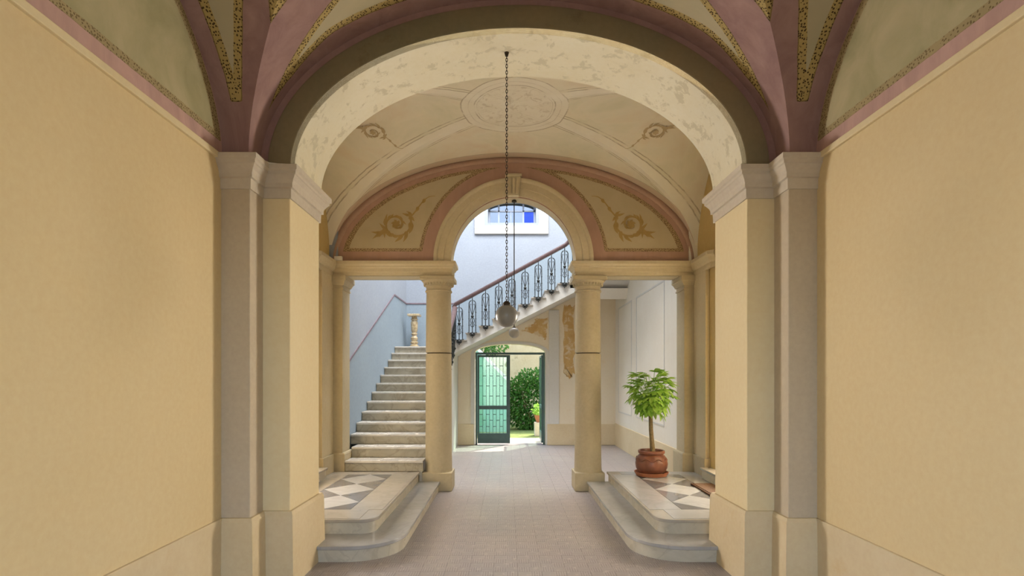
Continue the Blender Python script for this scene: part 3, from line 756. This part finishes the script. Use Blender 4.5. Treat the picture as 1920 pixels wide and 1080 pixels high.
# upper landing and the flight that turns back towards the hall
ZL = Z2+RS*NK
MB().box(XT-.3, XS-.002, YF, YE-.002, ZL-.26, ZL-.031).build('landing_slab', M['white'], s2)
s3 = thing('return_staircase', 'topmost stair flight turning back above the right side of the stairwell', 'staircase', (0, 0, 0))
poly = [(YF, ZL-.28)]
for k in range(0, 11): poly += [(YF-k*TR, ZL+RS*k), (YF-k*TR, ZL+RS*(k+1))]
poly += [(YS2+.02, ZL+RS*11), (YS2+.02, ZL+RS*11-.35)]
MB().prism(poly, 1.36, XS-.002, lambda a, b, c: (c, a, b)).build('string', M['white'], s3)
MB().prism([(YF-.02, ZL-.29), (YF-.02, ZL-.5), (YF-.18, ZL-.29)], 1.45, XS-.002, lambda a, b, c: (c, a, b)).build('bracket', M['creamwall'], s3)
for k in range(1, 12):
    MB().box(1.34, XS-.002, YF-k*TR-.0 if k < 11 else YS2+.02, YF-(k-1)*TR+.02, ZL+RS*k+.0005, ZL+RS*k+.03).build('tread', M['marble'], s3)

# iron balusters: one panel mesh, 0.72 high, 0.18 wide, hung on the outer face of the string
def panel_mesh():
    mb = MB(); h = .72; w = .072
    for sx in (-1, 1):
        mb.tube([(sx*w, 0, 0), (sx*w, 0, .60)], .0105, 6)
        mb.tube([(sx*w, 0, .60), (sx*w*.97, 0, .64), (sx*w*.7, 0, .675), (sx*.02, 0, .69)], .0105, 6)
        for z in (.16, .30, .44): mb.lathe([(.004, -.014), (.02, 0), (.004, .014)], (sx*w, 0, z), 6)
        mb.tube([(0, 0, .36), (sx*.03, 0, .46), (sx*.055, 0, .56), (sx*.045, 0, .62), (sx*.018, 0, .6)], .0075, 5)   # upper scrolls
        mb.tube([(0, 0, .34), (sx*.035, 0, .30), (sx*.045, 0, .25), (sx*.03, 0, .21), (sx*.012, 0, .235)], .0075, 5)
        mb.tube([(0, 0, .12), (sx*.03, 0, .14), (sx*.04, 0, .18), (sx*.022, 0, .2)], .0075, 5)
        mb.tube([(sx*.10, 0, .01), (sx*.06, 0, 0), (0, 0, 0)], .011, 6)
        mb.tube([(sx*.035, 0, -.005), (sx*.05, 0, -.045), (sx*.02, 0, -.075)], .012, 5)
    mb.tube([(0, 0, 0), (0, 0, .69)], .0105, 6)
    mb.lathe([(.006, -.035), (.03, -.012), (.034, 0), (.03, .012), (.006, .035)], (0, 0, .35), 8)   # rosette
    mb.lathe([(.004, -.02), (.016, 0), (.004, .02)], (0, 0, .2), 6)
    mb.lathe([(.004, -.11), (.012, -.095), (.008, -.08), (.03, -.05), (.034, -.03), (.012, -.005), (.014, .02)], (0, 0, 0), 8)   # pendant
    mb.lathe([(.008, .69), (.014, .705), (.008, .72), (.008, .80)], (0, 0, 0), 6)
    return mb.mesh('baluster_panel', M['iron'], True)
PM = panel_mesh()
def handrail(mb, pts, w=.055, h=.075):
    prof = [(-w*.7, -h*.5), (w*.7, -h*.5), (w, -h*.1), (w*.95, h*.25), (w*.5, h*.55), (-w*.5, h*.55), (-w*.95, h*.25), (-w, -h*.1)]
    P_ = [Vector(p) for p in pts]; n = len(prof); vs = []
    for i, p in enumerate(P_):
        t = (P_[min(i+1, len(P_)-1)]-P_[max(i-1, 0)]).normalized()
        sdv = Vector((t.y, -t.x, 0)).normalized() if abs(t.z) < .99 else Vector((1, 0, 0)); up = sdv.cross(t).normalized()
        if up.z < 0: up = -up
        vs += [p+sdv*a+up*b for a, b in prof]
    fs = [(i*n+k, i*n+(k+1) % n, (i+1)*n+(k+1) % n, (i+1)*n+k) for i in range(len(P_)-1) for k in range(n)]
    fs += [tuple(range(n)), tuple(range((len(P_)-1)*n, len(P_)*n))]
    mb.add(vs, fs); return mb
ra = thing('stair_railing', 'iron balusters with mauve handrail rising across the stairwell', 'railing', (0, 0, 0))
yr = YF-.055
for k in range(1, 10):
    inst(PM, 'baluster_panel', ra, (XK+(k-.5)*T2, yr, Z2+RS*k-.005))
x0 = XK+.5*T2; zr0 = Z2+RS+.80; slope = RS/T2
handrail(MB(), [(-1.235, yr+.02, zr0+slope*(-1.235-x0)-.05), (-1.2, yr, zr0+slope*(-1.2-x0)), (1.16, yr, zr0+slope*(1.16-x0)), (1.24, yr-.01, zr0+slope*(1.24-x0)+.03), (1.275, yr-.05, zr0+slope*(1.27-x0)+.09)]).build('handrail', M['rail'], ra, smooth=True)
rb = thing('lower_stair_railing', 'iron balustrade seen edge-on beside the left column', 'railing', (0, 0, 0))
xr_ = XRt+.04
for k in range(2, 14):
    y = Y1+(k-.5)*TR
    if y < 8.1: continue
    if y > YF-.12: y = YF-.16
    inst(PM, 'baluster_panel', rb, (xr_, y, ZP+RS*k-.005), (0, 0, pi/2))
handrail(MB(), [(xr_, 8.1, ZP+RS*(8.1-Y1)/TR+.88), (xr_, YF-.25, ZP+RS*(YF-.25-Y1)/TR+.88), (xr_, YF-.08, zr0+slope*(-1.235-x0)-.06)]).build('handrail', M['rail'], rb, smooth=True)
rc_ = thing('return_stair_railing', 'iron balustrade seen edge-on at the top right of the stairwell', 'railing', (0, 0, 0))
for k in range(1, 6):
    inst(PM, 'baluster_panel', rc_, (1.31, YF-(k-.5)*TR, ZL+RS*k-.005), (0, 0, pi/2))
handrail(MB(), [(1.31, YF-.02, ZL+RS*.5+.82), (1.31, YF-5*TR, ZL+RS*5.5+.82)]).build('handrail', M['rail'], rc_, smooth=True)

# ------------------------------------------------------------------ garden door
gd = thing('door_1', 'dark green steel garden gate with barred glass leaf, one leaf open', 'door', (0, 0, 0), kind=ST)
GX0, GX1, GY = -.85, .81, YE+.12
for (a, b, c, d) in ((GX0, 0, GX0+.045, 2.2), (GX1-.045, 0, GX1, 2.2), (GX0+.045, 2.15, GX1-.045, 2.2)):
    MB().box(a, c, GY-.03, GY+.03, b, d).build('door_frame', M['gate'], gd, bevel=.004)
lf = MB().box(GX0+.05, -.02, GY-.02, GY+.02, .03, .27).build('leaf', M['gate'], gd, bevel=.004)
lf['label'] = 'closed left leaf with tinted glass and staggered bars'
def leafframe(mb, xa, xb):
    for (a, b, c, d) in ((xa, .27, xa+.045, 2.14), (xb-.085, .27, xb, 2.14), (xa+.045, 2.09, xb-.085, 2.14), (xa+.045, .84, xb-.085, .93)):
        mb.box(a, c, GY-.02, GY+.02, b, d)
    return mb
leafframe(MB(), GX0+.05, -.02).build('leaf_frame', M['gate'], lf, bevel=.004)
ga, gb = GX0+.095, -.105
MB().box(ga, gb, GY+.022, GY+.027, .27, .84).build('pane', M['greenglass'], lf)
MB().box(ga, gb, GY+.022, GY+.027, .93, 2.09).build('pane', M['greenglass'], lf)
nb = 8; pitch = (gb-ga)/nb
for k in range(1, nb):
    for (za, zb) in ((.27, .84), (.93, 2.09)):
        MB().box(ga+k*pitch-.005, ga+k*pitch+.005, GY-.012, GY-.002, za, zb).build('bar', M['gate'], lf)
for r, z in enumerate((.43, .58, .72, 1.16, 1.40, 1.64, 1.88)):
    for k in range(r % 2, nb, 2):
        MB().box(ga+k*pitch+.005, ga+(k+1)*pitch-.005, GY-.012, GY-.002, z-.007, z+.007).build('crossbar', M['gate'], lf)
lo = thing('door_2', 'open right leaf of the garden gate swung outwards, seen edge-on', 'door', (0, 0, 0), kind=ST)
for (a, b, c, d) in ((.02, .03, .065, 2.14), (.8, .03, .845, 2.14), (.065, 2.09, .8, 2.14), (.065, .84, .8, .93), (.065, .03, .8, .27)):
    MB().box(GX1-.075, GX1-.035, GY+.04+a, GY+.04+c, b, d).build('leaf_frame', M['gate'], lo, bevel=.004)
for (za, zb) in ((.27, .84), (.93, 2.09)):
    MB().box(GX1-.057, GX1-.053, GY+.105, GY+.84, za, zb).build('pane', M['greenglass'], lo)
    for k in range(1, 8): MB().box(GX1-.05, GX1-.04, GY+.105+k*.092-.005, GY+.105+k*.092+.005, za, zb).build('bar', M['gate'], lo)

# ------------------------------------------------------------------ garden
gg = MB().box(-9, 9, YE+.35, 26, -.3, -.02).build('garden_ground', M['grass'])
tag(gg, 'dry garden grass beyond the gate', 'ground', kind=ST)
MB().box(-.9, .9, YE+.34, 14.2, -.05, -.008).build('threshold', M['gravel'], gg)
gw = MB().box(-7, 7, 18.6, 19, -.02, 5.2).build('wall_courtyard', M['garden'])
tag(gw, 'sunlit stone garden wall beyond the gate', 'wall', kind=ST)
tw = thing('garden_steps_wall', 'teal garden stair parapet with white coping behind the gate glass', 'wall', (0, 0, 0))
MB().prism([(-3.2, -.02), (-.08, -.02), (-.08, 1.48), (-1.25, 2.68), (-3.2, 2.68)], 15.9, 16.15, lambda a, b, c: (a, c, b)).build('parapet', M['teal'], tw)
MB().prism([(-1.25, 2.68), (-.08, 1.48), (-.02, 1.55), (-1.2, 2.76), (-3.2, 2.76), (-3.2, 2.68)], 15.86, 16.2, lambda a, b, c: (a, c, b)).build('coping', M['white'], tw)
def foliage(c, rx, ry, rz, n, size, rng):
    mb = MB()
    for _ in range(n):
        while True:
            p = Vector((rng.uniform(-1, 1), rng.uniform(-1, 1), rng.uniform(-1, 1)))
            if .35 < p.length < 1: break
        q = Vector((c[0]+p.x*rx, c[1]+p.y*ry, c[2]+p.z*rz)); L = size*rng.uniform(.7, 1.3)
        d = (p.normalized()+Vector((rng.uniform(-.8, .8), rng.uniform(-.8, .8), rng.uniform(-1.0, .5)))).normalized()
        s_ = d.cross(Vector((rng.uniform(-1, 1), rng.uniform(-1, 1), rng.uniform(-1, 1)))).normalized()*L*.3
        u = d.cross(s_).normalized()*L*.08
        mb.add([q, q+d*L*.5+s_-u, q+d*L, q+d*L*.5-s_-u, q+d*L*.5+u], [(0, 1, 4), (1, 2, 4), (2, 3, 4), (3, 0, 4)])
    return mb
rg = random.Random(5)
for nm_, lab, c, r3, n in (('garden_bush', 'dense green climbing bush framed by the open gate', (.78, 16.7, .85), (1.05, .45, 1.0), 5200),
                           ('garden_tree', 'leafy branches hanging at the top of the gate opening', (-1.0, 16.9, 2.75), (1.0, .5, .5), 1000)):
    b_ = thing(nm_, lab, 'bush', (0, 0, 0))
    fo = foliage(c, *r3, n, .11, rg).build('foliage', M['bushleaf'], b_); fo['kind'] = 'stuff'
    st_ = MB()
    for k in range(6):
        a = rg.uniform(0, 6.3); st_.tube([(c[0]+.15*cos(a), c[1]+.1*sin(a), -.03), (c[0]+.3*cos(a), c[1]+.2*sin(a), c[2]*.6), (c[0]+.6*r3[0]*cos(a), c[1]+.5*r3[1]*sin(a), c[2]+.3*r3[2])], [.03, .02, .008], 5)
    st_.build('stems', M['bark'], b_)
pl = thing('garden_planter', 'terracotta planter on a pale block outside the gate', 'planter', (.83, 14.9, -.008))
MB().box(-.16, .2, -.16, .16, -.012, .36).build('block', M['gravel'], pl, bevel=.01)
MB().lathe([(.1, .36), (.15, .5), (.165, .56), (.145, .56), (.13, .5)], n=20).build('pot', M['terra2'], pl, smooth=True)
fo = foliage((0, 0, .72), .17, .17, .16, 140, .1, rg).build('foliage', M['leaf'], pl); fo['kind'] = 'stuff'

# ------------------------------------------------------------------ pendants
def chain_mesh(x, y, z0, z1):
    mb = MB(); L = .03; k = 0; z = z1
    while z > z0:
        pts = []
        for i in range(10):
            a = 2*pi*i/10; u = .0075*cos(a); w = (.0175)*sin(a)
            pts.append((x+(u if k % 2 else 0), y+(0 if k % 2 else u), z-L/2+w))
        mb.tube(pts, .0028, 5, closed=True); z -= L-.004; k += 1
    return mb
ZCR = ZC+IR; py = 4.42
p1 = thing('pendant_lamp', 'large grey globe lamp hanging on a long chain from the big arch', 'lamp', (0, 0, 0))
gx = -.088+(950-951)*py/1000
MB().lathe([(.012, ZCR-.03), (.014, ZCR-.02), (.02, ZCR), (.006, ZCR+.02)], (gx, py, 0), 16).build('ceiling_hook', M['chain'], p1, smooth=True)
chain_mesh(gx, py, 2.235, ZCR-.02).build('chain', M['chain'], p1)
MB().lathe([(.012, 2.235), (.03, 2.22), (.034, 2.2), (.03, 2.19)], (gx, py, 0), 16).build('cap', M['chain'], p1, smooth=True)
def sphere(c, r, n=24):
    return MB().lathe([(max(.001, r*sin(pi*k/n)), -r*cos(pi*k/n)) for k in range(n+1)], c, 36)
sphere((gx, py, 2.11), .094).build('globe', M['globe'], p1, smooth='all')
p2 = thing('pendant_lamp', 'small grey globe lamp on a thin rod under the round arch', 'lamp', (0, 0, 0))
gx2, py2 = .012, 7.69
zt = Z1+AR
MB().lathe([(.035, zt-.03), (.035, zt-.012), (.02, zt-.001)], (gx2, py2, 0), 16).build('canopy', M['chain'], p2, smooth=True)
MB().tube([(gx2, py2, zt-.02), (gx2, py2, 2.33)], .007, 8).build('rod', M['chain'], p2)
MB().lathe([(.01, 2.34), (.022, 2.33), (.026, 2.315)], (gx2, py2, 0), 12).build('cap', M['chain'], p2, smooth=True)
sphere((gx2, py2, 2.245), .076).build('globe', M['globe'], p2, smooth='all')

# ------------------------------------------------------------------ potted tree
tx, ty, tz = 1.85, 7.17, .2835
pt = thing('potted_tree', 'leafy green money tree in a round terracotta pot on the right platform', 'potted plant', (tx, ty, tz))
MB().lathe([(.17, 0), (.2, .008), (.225, .05), (.228, .056), (.215, .056), (.19, .018)], n=36).build('saucer', M['terra2'], pt, smooth=True)
pot = MB().lathe([(.13, .019), (.175, .05), (.205, .11), (.213, .17), (.2, .23), (.172, .275), (.155, .285), (.16, .295), (.176, .31), (.176, .335), (.165, .345), (.15, .34), (.145, .3)], n=40).build('pot', M['terra'], pt, smooth=True)
MB().tube([(.2*cos(2*pi*k/60), .2*sin(2*pi*k/60), .225+.02*sin(2*pi*k/7.5)) for k in range(60)], .008, 5, closed=True).build('wavy_relief', M['terra'], pot, smooth=True)
MB().lathe([(.001, .315), (.08, .318), (.15, .308)], n=24, cap=False).build('soil', M['soil'], pt)
MB().tube([(.02, 0, .3), (.01, .01, .45), (-.005, 0, .62), (-.012, -.005, .8), (-.005, 0, .95)], [.036, .03, .028, .026, .022], 10).build('trunk', M['bark'], pt, smooth=True)
rl = random.Random(11)
def palm_leaf(rng):
    """five to seven leaflets spreading from the end of a petiole; built with the hub at the origin, drooping outwards (+x)"""
    mb = MB(); n = rng.choice((5, 6, 6, 7))
    for k in range(n):
        a = (k-(n-1)/2)*(2.5/(n-1))+rng.uniform(-.1, .1); L = .155*(1-.28*abs(a)/1.3)*rng.uniform(.85, 1.12); w = L*.19
        ca, sa = cos(a), sin(a); dr = rng.uniform(.12, .5); rows = []
        for t, ww in ((0, .12), (.3, .8), (.6, 1.0), (.82, .62), (1, .05)):
            x = L*t; z = -dr*L*t*t; rows.append((x, w*ww, z))
        vs = []
        for x, hw, z in rows:
            for s_ in (-1, 0, 1):
                lx, ly = x, s_*hw; vs.append((lx*ca-ly*sa, lx*sa+ly*ca, z+(abs(s_)*hw*.35)))
        mb.add(vs, [(r*3+c, r*3+c+1, (r+1)*3+c+1, (r+1)*3+c) for r in range(4) for c in range(2)])
    return mb
leaf_me = [palm_leaf(rl).mesh('leaf', M['leaf'], True) for _ in range(6)]
br = MB(); top = Vector((-.005, 0, .93))
for k in range(84):
    ph = k*2.399963; v = 1-2*(k+.5)/84; v = v*.97-.02
    rr = sqrt(max(0, 1-v*v)); s_ = rl.uniform(.62, 1.0)
    hub = Vector((rr*cos(ph)*.27*s_, rr*sin(ph)*.27*s_, 1.10+v*.31*s_+.02))
    br.tube([top-Vector((0, 0, rl.uniform(0, .12))), (top+hub)/2+Vector((0, 0, .03)), hub], .0035, 5)
    o = inst(leaf_me[k % 6], 'leaf', pt, hub, (rl.uniform(-.25, .25), -v*.75+rl.uniform(-.1, .45), ph+rl.uniform(-.4, .4)), (rl.uniform(.85, 1.1),)*3)
br.build('petioles', M['leaf'], pt)

# ------------------------------------------------------------------ small things
pd = thing('pedestal', 'turned onyx flower pedestal standing on the stair landing', 'pedestal', (-2.22, 12.25, Z2+.001))
MB().box(-.11, .11, -.11, .11, 0, .05).build('foot', M['onyx'], pd, bevel=.008)
MB().lathe([(.095, .05), (.1, .07), (.06, .1), (.085, .13), (.09, .15), (.055, .17), (.075, .2), (.08, .25), (.055, .28), (.05, .3), (.075, .34), (.05, .37), (.07, .4), (.078, .52), (.082, .6), (.06, .64), (.085, .67), (.06, .7), (.06, .74)], n=28).build('shaft', M['onyx'], pd, smooth=True)
MB().box(-.14, .14, -.14, .14, .74, .79).build('top', M['onyx'], pd, bevel=.01)
sb = MB().box(-2.51, -2.40, YS-.1, YS-.05, 3.24, 3.30).build('alarm_box', M['plastic'], bevel=.006)
tag(sb, 'small white alarm box sitting on the left lintel end', 'alarm box')
MB().box(-2.495, -2.415, YS-.104, YS-.1, 3.255, 3.285).build('cover', M['plastic'], sb)
cb = MB().tube([(-1.93, 4.0, 3.236), (-1.9, 4.05, 3.23), (-1.84, 4.07, 3.229), (-1.76, 4.08, 3.229)], .006, 6).build('cable', M['plastic'])
tag(cb, 'thin white cable lying on the left pier cornice', 'cable')
